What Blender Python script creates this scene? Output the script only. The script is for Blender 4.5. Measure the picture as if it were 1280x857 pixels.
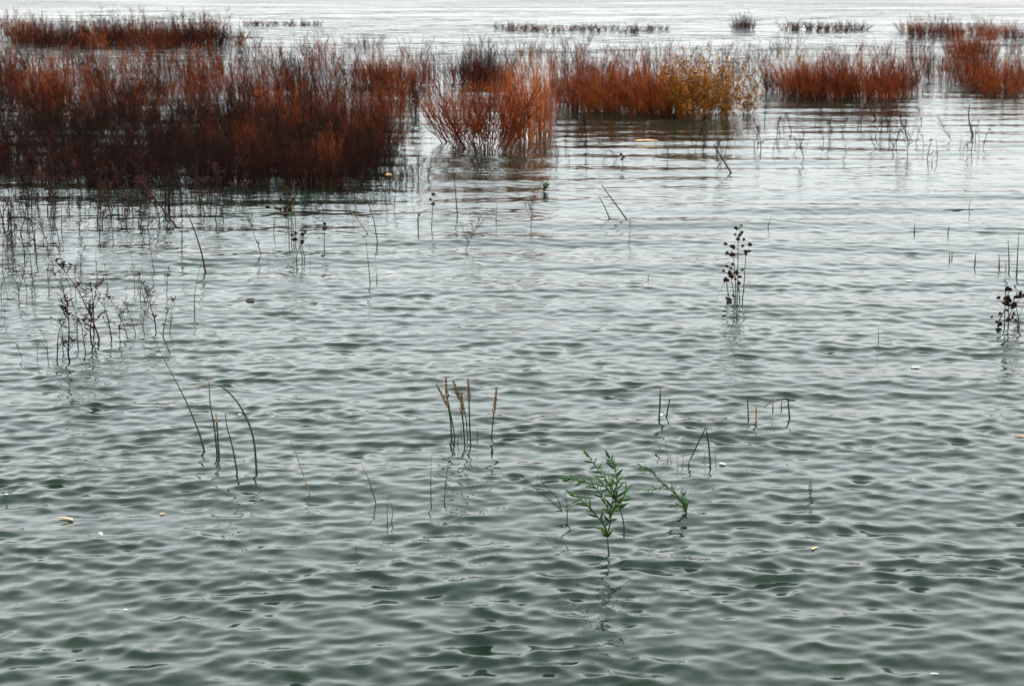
import bpy, math, random
import numpy as np
from mathutils import Vector

scene = bpy.context.scene
for o in list(bpy.data.objects):
    bpy.data.objects.remove(o)
COL = scene.collection
R = math.radians

# ------------------------------------------------------------------ camera
CAM_H = 3.0
FPX = 2389.0                      # focal length in units of the 1280 px wide photograph
HORIZON = -60.0                   # row of the horizon, just above the frame
TILT = math.atan((428.5 - HORIZON) / FPX)
cam_d = bpy.data.cameras.new('camera')
cam = bpy.data.objects.new('camera', cam_d)
COL.objects.link(cam)
cam.location = (0, 0, CAM_H)
cam.rotation_euler = (math.pi / 2 - TILT, 0, 0)
cam_d.sensor_width = 36.0
cam_d.lens = FPX / 1280.0 * 36.0
cam_d.clip_start = 0.1
cam_d.clip_end = 9000
cam_d.dof.use_dof = True
cam_d.dof.focus_distance = 12.0
cam_d.dof.aperture_fstop = 8.0
scene.camera = cam

# ------------------------------------------------------------------ sky, sun, exposure
SUN_EL, SUN_AZ = 42.0, 112.0       # azimuth measured from straight ahead towards the right
world = bpy.data.worlds.new('World')
scene.world = world
world.use_nodes = True
wn = world.node_tree
wn.nodes.clear()
sky = wn.nodes.new('ShaderNodeTexSky')
sky.sky_type = 'NISHITA'
sky.sun_disc = False
sky.sun_elevation = R(SUN_EL)
sky.sun_rotation = R(SUN_AZ)
sky.air_density = 1.0
sky.dust_density = 3.0
sky.ozone_density = 1.0
hs = wn.nodes.new('ShaderNodeHueSaturation')
hs.inputs['Hue'].default_value = 0.45
hs.inputs['Saturation'].default_value = 0.42
gm = wn.nodes.new('ShaderNodeGamma')          # cloud cover evens the sky out
gm.inputs['Gamma'].default_value = 0.46
bg = wn.nodes.new('ShaderNodeBackground')
bg.inputs['Strength'].default_value = 0.15
wo = wn.nodes.new('ShaderNodeOutputWorld')
wn.links.new(sky.outputs[0], hs.inputs['Color'])
wn.links.new(hs.outputs[0], gm.inputs['Color'])
wn.links.new(gm.outputs[0], bg.inputs['Color'])
wn.links.new(bg.outputs[0], wo.inputs['Surface'])

sun_d = bpy.data.lights.new('sun', 'SUN')
sun_d.energy = 0.5
sun_d.angle = R(12)
sun_d.color = (1.0, 0.95, 0.88)
sun = bpy.data.objects.new('sun', sun_d)
COL.objects.link(sun)
sd = Vector((math.sin(R(SUN_AZ)) * math.cos(R(SUN_EL)), math.cos(R(SUN_AZ)) * math.cos(R(SUN_EL)), math.sin(R(SUN_EL))))
sun.rotation_euler = sd.to_track_quat('Z', 'Y').to_euler()
sun.location = sd * 60

scene.view_settings.view_transform = 'Standard'
scene.view_settings.look = 'None'
scene.view_settings.exposure = 2.68
scene.view_settings.gamma = 1.0

# ------------------------------------------------------------------ helpers
CT, ST = math.cos(TILT), math.sin(TILT)

def ray(px, py):
    a, b = (px - 640.0) / FPX, -(py - 428.5) / FPX
    return Vector((a, CT + b * ST, -ST + b * CT))

def ground(px, py, z=0.0):
    d = ray(px, py)
    t = (z - CAM_H) / d.z
    return Vector((d.x * t, d.y * t, z))

def at(px, py, Y):
    d = ray(px, py)
    t = Y / d.y
    return Vector((d.x * t, Y, CAM_H + d.z * t))

def px_size(Y):
    return Y / FPX

def tag(o, label=None, cat=None, group=None, kind=None):
    if label: o['label'] = label
    if cat: o['category'] = cat
    if group: o['group'] = group
    if kind: o['kind'] = kind
    return o

def empty(name, loc):
    o = bpy.data.objects.new(name, None)
    o.empty_display_size = 0.1
    o.location = loc
    COL.objects.link(o)
    return o

def link(name, me, parent=None, loc=(0, 0, 0)):
    o = bpy.data.objects.new(name, me)
    COL.objects.link(o)
    o.parent = parent
    o.location = loc
    return o

class MB:
    def __init__(s):
        s.v = []; s.f = []
    def tube(s, pts, rad, sides=3, rot=0.0):
        """tapered tube along a polyline; ends in a point when the last radius is 0"""
        n0 = len(s.v); n = len(pts); last = None
        for i, p in enumerate(pts):
            a = pts[max(0, i - 1)]; b = pts[min(n - 1, i + 1)]
            t = (b - a)
            if t.length < 1e-9: t = Vector((0, 0, 1))
            t.normalize()
            u = t.cross(Vector((0, 1, 0)) if abs(t.y) < 0.8 else Vector((1, 0, 0))).normalized()
            w = t.cross(u)
            r = rad[i]
            for k in range(sides):
                q = rot + 2 * math.pi * k / sides
                s.v.append(p + u * (r * math.cos(q)) + w * (r * math.sin(q)))
        for i in range(n - 1):
            for k in range(sides):
                k2 = (k + 1) % sides
                a = n0 + i * sides
                s.f.append((a + k, a + k2, a + sides + k2, a + sides + k))
        s.f.append(tuple(n0 + (n - 1) * sides + k for k in range(sides)))
        return s
    def blade(s, pts, wid, side, fold=0.25):
        """flat leaf with a folded middle: three verts a ring, two faces thick enough to light"""
        n0 = len(s.v); n = len(pts)
        for i, p in enumerate(pts):
            a = pts[max(0, i - 1)]; b = pts[min(n - 1, i + 1)]
            t = (b - a).normalized()
            u = (side - t * side.dot(t)).normalized()
            nrm = t.cross(u)
            w = wid[i]
            s.v += [p - u * w + nrm * w * fold, p - nrm * w * fold, p + u * w + nrm * w * fold, p + nrm * w * fold * 0.2]
        for i in range(n - 1):
            a = n0 + i * 4
            for k in range(4):
                k2 = (k + 1) % 4
                s.f.append((a + k, a + k2, a + 4 + k2, a + 4 + k))
        return s
    def blob(s, c, axis, r, l, sides=6, rng=None):
        """spindle shaped head"""
        axis = axis.normalized()
        prof = [(-.5, .05), (-.34, .7), (-.05, 1.0), (.25, .72), (.5, .06)]
        pts = [c + axis * (l * q) for q, _ in prof]
        rad = [r * w * (rng.uniform(.85, 1.15) if rng else 1) for _, w in prof]
        return s.tube(pts, rad, sides)
    def build(s, name, mat, smooth=True):
        me = bpy.data.meshes.new(name)
        me.from_pydata([tuple(v) for v in s.v], [], s.f)
        if smooth:
            me.polygons.foreach_set('use_smooth', [True] * len(me.polygons))
        me.materials.append(mat)
        me.update()
        return me

def smooth_path(pts, n):
    """Catmull-Rom through the points"""
    P = [pts[0] + (pts[0] - pts[1])] + list(pts) + [pts[-1] + (pts[-1] - pts[-2])]
    out = []
    m = len(pts) - 1
    for i in range(n + 1):
        q = i / n * m
        k = min(int(q), m - 1); t = q - k
        a, b, c, d = P[k], P[k + 1], P[k + 2], P[k + 3]
        out.append(0.5 * ((2 * b) + (c - a) * t + (2 * a - 5 * b + 4 * c - d) * t * t + (3 * b - a - 3 * c + d) * t ** 3))
    return out

# ------------------------------------------------------------------ materials
def plant_mat(name, cols, scale=30.0, rough=0.9, rand=0.0, spec=0.06, gain=0.62):
    """noise-mottled colour ramp, shifted for each object by its own random number"""
    m = bpy.data.materials.new(name); m.use_nodes = True
    nt = m.node_tree; N = nt.nodes; L = nt.links
    b = N['Principled BSDF']
    tc = N.new('ShaderNodeTexCoord')
    noi = N.new('ShaderNodeTexNoise'); noi.inputs['Scale'].default_value = scale; noi.inputs['Detail'].default_value = 3
    oi = N.new('ShaderNodeObjectInfo')
    ma = N.new('ShaderNodeMath'); ma.operation = 'MULTIPLY_ADD'
    ma.inputs[1].default_value = rand
    mb = N.new('ShaderNodeMath'); mb.operation = 'SUBTRACT'; mb.inputs[1].default_value = rand * 0.5
    cr = N.new('ShaderNodeValToRGB')
    el = cr.color_ramp.elements
    lo, hi = 0.3, 0.7
    for i, c in enumerate(cols):
        p = lo + (hi - lo) * i / max(1, len(cols) - 1)
        if i < 2: e = el[i]; e.position = p
        else: e = el.new(p)
        e.color = (*(q * gain for q in c), 1)
    L.new(tc.outputs['Object'], noi.inputs['Vector'])
    L.new(oi.outputs['Random'], ma.inputs[0])
    L.new(noi.outputs[0], ma.inputs[2])
    L.new(ma.outputs[0], mb.inputs[0])
    L.new(mb.outputs[0], cr.inputs[0])
    L.new(cr.outputs[0], b.inputs['Base Color'])
    b.inputs['Roughness'].default_value = rough
    b.inputs['Specular IOR Level'].default_value = spec
    return m

M = {
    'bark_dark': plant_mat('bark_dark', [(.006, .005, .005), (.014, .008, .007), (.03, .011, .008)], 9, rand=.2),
    'bark_red': plant_mat('bark_red', [(.030, .009, .008), (.085, .018, .012), (.14, .030, .014)], 8, rand=.2),
    'bark_orange': plant_mat('bark_orange', [(.16, .032, .012), (.36, .085, .022), (.42, .12, .03)], 7, rand=.2, gain=.62),
    'twig_red': plant_mat('twig_red', [(.04, .009, .006), (.14, .026, .009), (.29, .060, .015), (.38, .11, .028)], 6, rand=.25),
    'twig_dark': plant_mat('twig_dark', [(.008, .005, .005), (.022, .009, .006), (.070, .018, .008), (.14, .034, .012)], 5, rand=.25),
    'twig_rust': plant_mat('twig_rust', [(.015, .007, .006), (.07, .017, .008), (.20, .042, .013), (.30, .075, .02)], 4, rand=.35),
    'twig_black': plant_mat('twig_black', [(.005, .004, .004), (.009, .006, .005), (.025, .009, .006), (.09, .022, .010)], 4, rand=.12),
    'twig_orange': plant_mat('twig_orange', [(.18, .036, .012), (.42, .10, .022), (.46, .13, .03)], 6, rand=.25, gain=.66),
    'twig_grey': plant_mat('twig_grey', [(.030, .016, .014), (.08, .032, .024), (.17, .055, .03)], 6, rand=.3),
    'weed': plant_mat('weed', [(.010, .009, .012), (.030, .020, .020), (.08, .030, .020)], 12, rand=.35),
    'leaf_yellow': plant_mat('leaf_yellow', [(.14, .09, .015), (.36, .15, .015), (.45, .23, .03)], 8, rand=.1),
    'reed': plant_mat('reed', [(.015, .038, .020), (.030, .062, .028), (.055, .085, .030)], 14, .55, rand=.2),
    'reed_dry': plant_mat('reed_dry', [(.16, .10, .05), (.30, .19, .09), (.42, .28, .14)], 20, rand=.15),
    'panicle': plant_mat('panicle', [(.05, .030, .018), (.15, .085, .040), (.26, .15, .065)], 60, rand=.2, gain=.85),
    'sedge_head': plant_mat('sedge_head', [(.010, .006, .006), (.035, .012, .010), (.075, .020, .014)], 70, rand=.3),
    'sedge_stem': plant_mat('sedge_stem', [(.030, .055, .030), (.060, .095, .045), (.10, .12, .05)], 15, .5, rand=.2),
    'willow_leaf': plant_mat('willow_leaf', [(.020, .070, .018), (.045, .14, .030), (.10, .22, .05)], 9, .45, rand=.45, gain=.75),
    'willow_stem': plant_mat('willow_stem', [(.03, .03, .015), (.06, .05, .02), (.09, .05, .02)], 20, rand=.2),
    'straw': plant_mat('straw', [(.45, .28, .13), (.62, .42, .22), (.75, .58, .36)], 30, rand=.25, gain=1.0),
    'chip': plant_mat('chip', [(.62, .58, .50), (.75, .72, .66), (.80, .78, .74)], 30, rand=.1, gain=1.0),
}

# ------------------------------------------------------------------ lake water
WSEED = np.random.RandomState(7)
NW = 210
lam = np.exp(WSEED.uniform(math.log(0.07), math.log(1.7), NW))
ang = WSEED.normal(0.0, 0.72, NW) + np.where(WSEED.rand(NW) < .6, .42, -.30)               # 0 = running straight towards the bank
ang[lam > 0.8] *= 0.45
ang += math.pi * (WSEED.rand(NW) < 0.18)          # some reflected ripples
kk = 2 * math.pi / lam
kx, ky = kk * np.sin(ang), kk * np.cos(ang)
ph = WSEED.uniform(0, 2 * math.pi, NW)
band = np.exp(-((np.log(lam) - math.log(0.165)) / 0.90) ** 2) + 0.10
slope = band * WSEED.uniform(.6, 1.3, NW)
slope *= 0.134 * math.sqrt(2) / math.sqrt((slope ** 2).sum())
# a low swell that breaks the reflections into bands
lam = np.append(lam, [1.35, 1.02, 1.62]); ang = np.append(ang, [.05, -.12, .16]); ph = np.append(ph, [.4, 2.2, 4.0])
slope = np.append(slope, [.050, .040, .040]); NW += 3
kk = 2 * math.pi / lam
kx, ky = kk * np.sin(ang), kk * np.cos(ang)
amp = slope / kk
long_wave = lam > 0.75

def zone(y):
    """ripples are sheltered among the shrubs and freshen again on the open lake"""
    return np.interp(y, [0, 7.5, 10.5, 15, 20, 25, 31, 45, 60, 90], [1.22, 1.22, 1.05, .80, .56, .40, .32, .34, .8, 1.3])

PATCH = [(math.exp(WSEED.uniform(math.log(.7), math.log(3.5))), WSEED.uniform(-1.4, 1.4), WSEED.uniform(0, 6.28)) for _ in range(14)]
def lake(x, y, dy, dx, fade):
    """x, y arrays -> displaced x, y, z"""
    X = x.copy(); Y = y.copy(); Z = np.zeros_like(x)
    zn = zone(y)
    pn = np.zeros_like(x)
    for l_, a_, p_ in PATCH:
        pn += np.cos(2 * math.pi / l_ * (math.sin(a_) * x * .75 + math.cos(a_) * y) + p_)
    patch = np.clip(np.exp(.21 * pn * math.sqrt(2 / len(PATCH)) - .03), .5, 1.35)
    for i in range(NW):
        filt = np.clip((lam[i] / np.maximum(dy, dx * abs(math.sin(ang[i])) * 1.0 + 1e-6) - 2.6) / 2.0, 0, 1)
        a = amp[i] * filt * fade * (np.sqrt(zn) * np.interp(y, [0, 14, 19], [.4, .4, 1.0]) if long_wave[i] else zn * patch)
        p = kx[i] * x + ky[i] * y + ph[i]
        c, s = np.cos(p), np.sin(p)
        Z += a * c
        X -= 0.65 * a * s * math.sin(ang[i])
        Y -= 0.65 * a * s * math.cos(ang[i])
    # wind drives the ripples to the bank: their fronts are steeper than their backs
    return X - 0.35 * Z, Y - 1.4 * Z, Z

def water_z(x, y):
    a = np.array([float(x)]); b = np.array([float(y)]); e = np.array([0.015])
    return float(lake(a, b, e, e, np.array([1.0]))[2][0])

rows = []
y = 5.6
while y < 150:
    rows.append(y)
    y += float(np.interp(y, [6, 10, 16, 25, 40, 60, 100, 150], [.013, .017, .026, .042, .075, .14, .4, .8]))
while y < 7000:
    rows.append(y); y *= 1.12
head = [-60, -30, -12, -5, -1, 2, 3.5, 4.6, 5.2]
rows = np.array(head + rows)
core = np.linspace(-0.375, 0.375, 480)
cols = np.concatenate([[-40, -12, -5, -2.2, -1.2, -.75, -.55, -.45, -.40], core, [.40, .45, .55, .75, 1.2, 2.2, 5, 12, 40]])
U, V = np.meshgrid(cols, rows)
width = np.maximum(V, 5.0)
gx = U * width
gy = V.copy()
dyr = np.gradient(rows)[:, None] * np.ones_like(U)
dxr = (0.75 / 480) * width
fade = np.clip((0.40 - np.abs(U)) / 0.03, 0, 1) * np.clip((V - 5.2) / 0.5, 0, 1)
WX, WY, WZ = lake(gx, gy, dyr, dxr, fade)
nr, nc = gx.shape
co = np.stack([WX, WY, WZ], -1).reshape(-1, 3).astype(np.float32)
ii = (np.arange(nr - 1)[:, None] * nc + np.arange(nc - 1)[None, :]).ravel()
quads = np.stack([ii, ii + 1, ii + nc + 1, ii + nc], -1).astype(np.int32)
wm = bpy.data.meshes.new('lake_water')
wm.vertices.add(len(co)); wm.vertices.foreach_set('co', co.ravel())
wm.loops.add(quads.size); wm.loops.foreach_set('vertex_index', quads.ravel())
wm.polygons.add(len(quads))
wm.polygons.foreach_set('loop_start', np.arange(0, quads.size, 4, dtype=np.int32))
wm.polygons.foreach_set('use_smooth', np.ones(len(quads), dtype=bool))
wm.update(calc_edges=True); wm.validate()

def water_material():
    m = bpy.data.materials.new('lake_water'); m.use_nodes = True
    nt = m.node_tree; N = nt.nodes; L = nt.links
    b = N['Principled BSDF']
    b.inputs['IOR'].default_value = 1.333
    b.inputs['Roughness'].default_value = 0.02
    geo = N.new('ShaderNodeNewGeometry')
    sep = N.new('ShaderNodeSeparateXYZ'); L.new(geo.outputs['Position'], sep.inputs[0])
    # silt drifting in the water
    sil = N.new('ShaderNodeTexNoise'); sil.inputs['Scale'].default_value = 0.35; sil.inputs['Detail'].default_value = 4
    cr = N.new('ShaderNodeValToRGB')
    cr.color_ramp.elements[0].position = .35; cr.color_ramp.elements[0].color = (.005, .014, .008, 1)
    cr.color_ramp.elements[1].position = .65; cr.color_ramp.elements[1].color = (.009, .021, .012, 1)
    L.new(geo.outputs['Position'], sil.inputs['Vector']); L.new(sil.outputs[0], cr.inputs[0])
    L.new(cr.outputs[0], b.inputs['Base Color'])
    # short wind ripples, stretched along the crests
    def ripple(sx, sy, scale, detail, rough=.55):
        mp = N.new('ShaderNodeMapping'); mp.inputs['Scale'].default_value = (sx, sy, 1); mp.inputs['Rotation'].default_value = (0, 0, -.2)
        L.new(geo.outputs['Position'], mp.inputs['Vector'])
        t = N.new('ShaderNodeTexNoise'); t.inputs['Scale'].default_value = scale; t.inputs['Detail'].default_value = detail
        t.inputs['Roughness'].default_value = rough
        L.new(mp.outputs[0], t.inputs['Vector'])
        return t
    fine = ripple(.45, 1, 16, 3)
    wide = ripple(.45, 1, 1.3, 4, .6)
    b1 = N.new('ShaderNodeBump'); b1.inputs['Strength'].default_value = 1; 
    b2 = N.new('ShaderNodeBump'); b2.inputs['Strength'].default_value = 1
    for q in (b1, b2):
        if 'Filter Width' in q.inputs: q.inputs['Filter Width'].default_value = 0.12
    d1 = N.new('ShaderNodeMapRange'); d1.inputs['From Min'].default_value = 8; d1.inputs['From Max'].default_value = 30
    d1.inputs['To Min'].default_value = .0016; d1.inputs['To Max'].default_value = .0012
    d2 = N.new('ShaderNodeMapRange'); d2.inputs['From Min'].default_value = 30; d2.inputs['From Max'].default_value = 75
    d2.inputs['To Min'].default_value = .0; d2.inputs['To Max'].default_value = .30
    L.new(sep.outputs['Y'], d1.inputs['Value']); L.new(sep.outputs['Y'], d2.inputs['Value'])
    # cat's paws: gusts roughen the open lake in streaks
    gust = ripple(.28, 1, .30, 3, .6)
    gr = N.new('ShaderNodeMapRange'); gr.inputs['From Min'].default_value = .38; gr.inputs['From Max'].default_value = .66
    gr.inputs['To Min'].default_value = .1; gr.inputs['To Max'].default_value = 2.0
    L.new(gust.outputs[0], gr.inputs['Value'])
    gm2 = N.new('ShaderNodeMath'); gm2.operation = 'MULTIPLY'
    L.new(d2.outputs[0], gm2.inputs[0]); L.new(gr.outputs[0], gm2.inputs[1])
    L.new(d1.outputs[0], b1.inputs['Distance']); L.new(gm2.outputs[0], b2.inputs['Distance'])
    L.new(fine.outputs[0], b1.inputs['Height']); L.new(wide.outputs[0], b2.inputs['Height'])
    L.new(b1.outputs[0], b2.inputs['Normal']); L.new(b2.outputs[0], b.inputs['Normal'])
    return m
wm.materials.append(water_material())
tag(link('lake_water', wm), 'grey green rippled lake water reflecting a pale overcast sky', None, None, 'structure')

# lake bed: a silt sheet a little way down, to the horizon
bed = bpy.data.meshes.new('lake_bed')
bed.from_pydata([(-9000, -60, -.9), (9000, -60, -.9), (9000, 7000, -.9), (-9000, 7000, -.9)], [], [(0, 1, 2, 3)])
bed.materials.append(plant_mat('silt', [(.06, .055, .04), (.10, .09, .06)], 1.5))
tag(link('lake_bed', bed), None, None, None, 'structure')

# ------------------------------------------------------------------ shrub prototypes (about one metre tall)
def make_shrub(seed, stems, radius, spread, lean, twigs, twig_len, r0, curve=.3, twig_from=.3, sub=0, leaf=0, tw_r=.0019, tw_ang=(.2, .95), hmin=.38):
    """returns meshes as (stem builder, twig builder, leaf builder)"""
    g = random.Random(seed)
    S, T, LF = [], MB(), MB()
    for i in range(stems):
        a = g.uniform(0, 2 * math.pi); q = math.sqrt(g.random())
        base = Vector((math.cos(a) * q * radius, math.sin(a) * q * radius * .8, -.12))
        h = (hmin + (1.12 - hmin) * g.random() ** 1.25) * (1.0 - .40 * q * q)
        d = Vector((math.cos(a) * q * spread + lean + g.gauss(0, .19), math.sin(a) * q * spread + g.gauss(0, .19), 1.0)).normalized()
        pts = [base]; nseg = 5; p = base
        for k in range(nseg):
            d = (d + Vector((g.gauss(0, .05), g.gauss(0, .05), curve * .22))).normalized()
            p = p + d * ((h + .12) / nseg)
            pts.append(p)
        r = r0 * g.uniform(.7, 1.25)
        S.append(MB()); S[-1].tube(pts, [r * (1 - .8 * k / nseg) for k in range(nseg + 1)], 3, a)
        for j in range(twigs):
            t = g.uniform(twig_from, .98) * nseg
            k = min(int(t), nseg - 1); fr = t - k
            o = pts[k].lerp(pts[k + 1], fr)
            sdir = (pts[k + 1] - pts[k]).normalized()
            az = g.uniform(0, 2 * math.pi); an = g.uniform(*tw_ang)
            u = Vector((math.cos(az), math.sin(az), 0))
            dd = (sdir * math.cos(an) + u * math.sin(an)).normalized()
            ln = twig_len * g.uniform(.5, 1.3) * (1.15 - .5 * t / nseg)
            e1 = o + dd * ln * .5
            dd2 = (dd + Vector((lean * .3, 0, .35))).normalized()
            e2 = e1 + dd2 * ln * .5
            rr = tw_r * g.uniform(.7, 1.3)
            T.tube([o, e1, e2], [rr, rr * .8, rr * .3], 3, az)
            for _ in range(sub):
                f0 = g.uniform(.2, .9); oo = o.lerp(e2, f0)
                az = g.uniform(0, 6.28)
                d3 = (dd2 + Vector((math.cos(az) * .6, math.sin(az) * .6, g.uniform(-.1, .3)))).normalized()
                T.tube([oo, oo + d3 * ln * g.uniform(.25, .5)], [rr * .75, rr * .3], 3)
            for _ in range(leaf):
                oo = o.lerp(e2, g.uniform(.2, 1))
                az = g.uniform(0, 6.28)
                d3 = Vector((math.cos(az), math.sin(az), g.uniform(-.2, .9))).normalized()
                l = g.uniform(.04, .08)
                LF.blade([oo, oo + d3 * l * .5, oo + d3 * l], [.001, .010, .0005], Vector((math.sin(az), -math.cos(az), .2)))
    return S, T, LF

KINDS = {
    # kind: (stem material, twig material, [prototype arguments])
    'red': ('bark_red', 'twig_red', dict(stems=64, radius=.38, spread=.38, lean=-.05, twigs=19, twig_len=.22, r0=.0048, twig_from=.18, tw_r=.0025)),
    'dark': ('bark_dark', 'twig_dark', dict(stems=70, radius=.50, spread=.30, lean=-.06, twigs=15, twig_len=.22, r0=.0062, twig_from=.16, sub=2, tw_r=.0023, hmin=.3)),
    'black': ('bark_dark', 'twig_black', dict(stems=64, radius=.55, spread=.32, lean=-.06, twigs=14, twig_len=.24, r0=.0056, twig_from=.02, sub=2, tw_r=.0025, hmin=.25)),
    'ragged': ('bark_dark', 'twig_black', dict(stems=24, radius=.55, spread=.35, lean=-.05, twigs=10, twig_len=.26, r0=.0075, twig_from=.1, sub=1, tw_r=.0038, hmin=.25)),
    'low': ('bark_dark', 'twig_grey', dict(stems=26, radius=.6, spread=.5, lean=-.03, twigs=7, twig_len=.36, r0=.014, twig_from=.1, tw_r=.008)),
    'loose': ('bark_dark', 'twig_rust', dict(stems=27, radius=.46, spread=.28, lean=-.12, twigs=9, twig_len=.28, r0=.0056, twig_from=.2, tw_r=.0032)),
    'grey': ('bark_dark', 'twig_grey', dict(stems=22, radius=.45, spread=.35, lean=-.05, twigs=9, twig_len=.24, r0=.0054, twig_from=.15, tw_r=.0032)),
    'fan': ('bark_red', 'twig_red', dict(stems=44, radius=.20, spread=.95, lean=-.05, twigs=13, twig_len=.30, r0=.0070, twig_from=.25, curve=.35, sub=1, tw_r=.0032, hmin=.6)),
    'rods': ('bark_orange', 'twig_orange', dict(stems=84, radius=.24, spread=.2, lean=-.10, twigs=6, twig_len=.30, r0=.0062, twig_from=.2, tw_ang=(.1, .3), tw_r=.0028, hmin=.65)),
    'yellow': ('bark_red', 'twig_orange', dict(stems=42, radius=.30, spread=.38, lean=-.02, twigs=9, twig_len=.24, r0=.0042, twig_from=.15, leaf=6, tw_r=.0026)),
}
PROTO = {}
for kn, (sm, tm, kw) in KINDS.items():
    vs = []
    for v in range(4 if kn not in ('fan', 'rods', 'yellow') else 2):
        S, T, LF = make_shrub(100 + 17 * v + 7 * list(KINDS).index(kn), **kw)
        if kn in ('fan', 'rods'):
            SM = [q.build('stem', M[sm]) for q in S]
        else:
            J = MB()
            for q in S:
                n0 = len(J.v); J.v += q.v; J.f += [tuple(k + n0 for k in f) for f in q.f]
            SM = J.build('woody_stems', M[sm])
        vs.append((SM, T.build('twigs', M[tm]), LF.build('leaves', M['leaf_yellow']) if LF.v else None))
    PROTO[kn] = vs

g = random.Random(3)
def shrub(kind, px, py, hpx, label, group, name='shrub', cat='shrub', wide=1.0):
    P = ground(px, py)
    s = hpx * px_size(P.y) / 1.0
    root = empty(name, P)
    root.rotation_euler = (0, 0, g.uniform(-.5, .5) + (math.pi if False else 0))
    root.scale = (s * wide, s * wide, s)
    tag(root, label, cat, group)
    a, b, c = g.choice(PROTO[kind])
    if isinstance(a, list):
        for me in a: link('stem', me, root)
    else:
        tag(link('woody_stems', a, root), kind='stuff')
    tag(link('twigs', b, root), kind='stuff')
    if c: tag(link('leaves', c, root), kind='stuff')
    return root

def patch(kind, x0, x1, y0, y1, n, h0, h1, label, group, name='shrub', cat='shrub', wide=1.0):
    """n shrubs spread evenly with jitter over a strip of shallow water"""
    ORD = ['second', 'third', 'fourth', 'fifth', 'sixth', 'seventh', 'eighth']
    for i in range(n):
        q = (i + .5 + g.uniform(-.4, .4)) / n
        lb = label
        if n <= 9:
            lb = label + (', leftmost' if i == 0 else ', rightmost' if i == n - 1 else ', ' + ORD[i - 1] + ' from left')
        py = y0 + (y1 - y0) * ((i * .618) % 1.0)
        k = (py + 60) / ((y0 + y1) / 2 + 60)
        shrub(kind, x0 + (x1 - x0) * q, py, g.uniform(h0, h1) * k, lb, group, name, cat, wide)

# far row on the open water
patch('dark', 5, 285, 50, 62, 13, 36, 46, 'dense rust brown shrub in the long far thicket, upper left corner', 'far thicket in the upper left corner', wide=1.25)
patch('red', 10, 270, 52, 61, 8, 30, 42, 'rusty red shrub mixed into the far upper left thicket', 'red shrubs of the far upper left thicket', wide=1.2)
patch('low', 302, 330, 32, 33, 2, 9, 11, 'tiny low dark shrub right of the far left thicket', 'low dark shrubs right of the far left thicket', wide=2)
patch('low', 350, 398, 32, 33, 3, 9, 11, 'tiny low dark shrub at the far edge above the loose stems', 'second row of low dark far shrubs', wide=2)
patch('grey', 432, 474, 57, 58, 2, 17, 22, 'small sparse dark shrub standing alone beyond the red shrubs', 'sparse dark far shrubs', wide=1.4)
patch('low', 615, 830, 37, 41, 11, 10, 14, 'low grey brown shrub in the thin far row, top centre', 'thin far row at the top centre', wide=1.9)
patch('dark', 915, 945, 37, 38, 2, 20, 25, 'small dark rounded shrub alone in the far row, right of centre', 'dark rounded far shrubs', wide=.9)
patch('low', 985, 1085, 38, 40, 6, 12, 17, 'low dark shrub in the far row behind the red thicket', 'low dark far row on the right', wide=1.7)
patch('red', 1125, 1280, 42, 50, 9, 20, 28, 'pale rusty shrub in the farthest row at the right edge', 'farthest rusty row at the right edge', wide=1.3)
patch('red', 1185, 1232, 70, 75, 3, 36, 44, 'tall rusty shrub between the far row and the right thicket', 'rusty shrubs behind the right thicket')
# loose stems in the middle distance
patch('loose', 0, 300, 84, 104, 16, 48, 60, 'loose thin shrub with white water showing through, left middle distance', 'loose shrubs behind the dark left thicket')
patch('loose', 305, 445, 72, 106, 9, 42, 55, 'loose leaning shrub between the far left thicket and the centre', 'loose leaning shrubs left of centre')
patch('grey', 450, 1280, 62, 78, 16, 26, 36, 'sparse brown shrub behind the red thickets', 'sparse shrubs behind the red thickets', wide=1.3)
patch('grey', 560, 960, 80, 100, 7, 30, 42, 'thin brown shrub between the central red thickets', 'thin shrubs among the central red thickets', wide=1.1)
patch('loose', 900, 1280, 85, 105, 6, 34, 46, 'thin red stemmed shrub between the right hand thickets', 'thin shrubs among the right thickets')
# red thickets, left to right
patch('red', 445, 530, 105, 111, 5, 44, 52, 'dark red shrub of the small thicket left of the fan shaped shrub', 'small dark red thicket left of centre', wide=.9)
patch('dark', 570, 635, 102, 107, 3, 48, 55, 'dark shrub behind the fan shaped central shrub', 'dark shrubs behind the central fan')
patch('red', 705, 850, 132, 144, 9, 66, 84, 'bright red shrub of the wide thicket right of the orange rods', 'wide bright red thicket at the centre')
patch('red', 978, 1132, 114, 126, 11, 52, 70, 'bright red shrub of the isolated thicket, right of centre', 'isolated red thicket right of centre')
patch('red', 1205, 1290, 104, 122, 6, 46, 62, 'dark red shrub of the thicket cut by the right edge', 'red thicket at the right edge')
shrub('yellow', 880, 148, 92, 'shrub with orange and yellow leaves left of the isolated red thicket', 'yellowing shrubs')
shrub('yellow', 910, 142, 84, 'smaller orange yellow shrub facing the gap before the isolated red thicket', 'yellowing shrubs')
shrub('yellow', 860, 138, 76, 'orange tinged shrub joining the red thicket to the yellowing one', 'yellowing shrubs')
patch('loose', 690, 965, 96, 122, 9, 48, 62, 'thin rusty shrub rising behind the wide red thicket', 'thin rusty shrubs behind the wide red thicket', wide=.9)
patch('loose', 1135, 1215, 84, 112, 5, 40, 56, 'thin rusty shrub between the two right hand thickets', 'thin rusty shrubs between the right thickets', wide=.9)
patch('loose', 528, 690, 92, 130, 6, 48, 66, 'thin rusty shrub behind the central fan', 'thin rusty shrubs behind the central fan', wide=.9)
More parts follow.
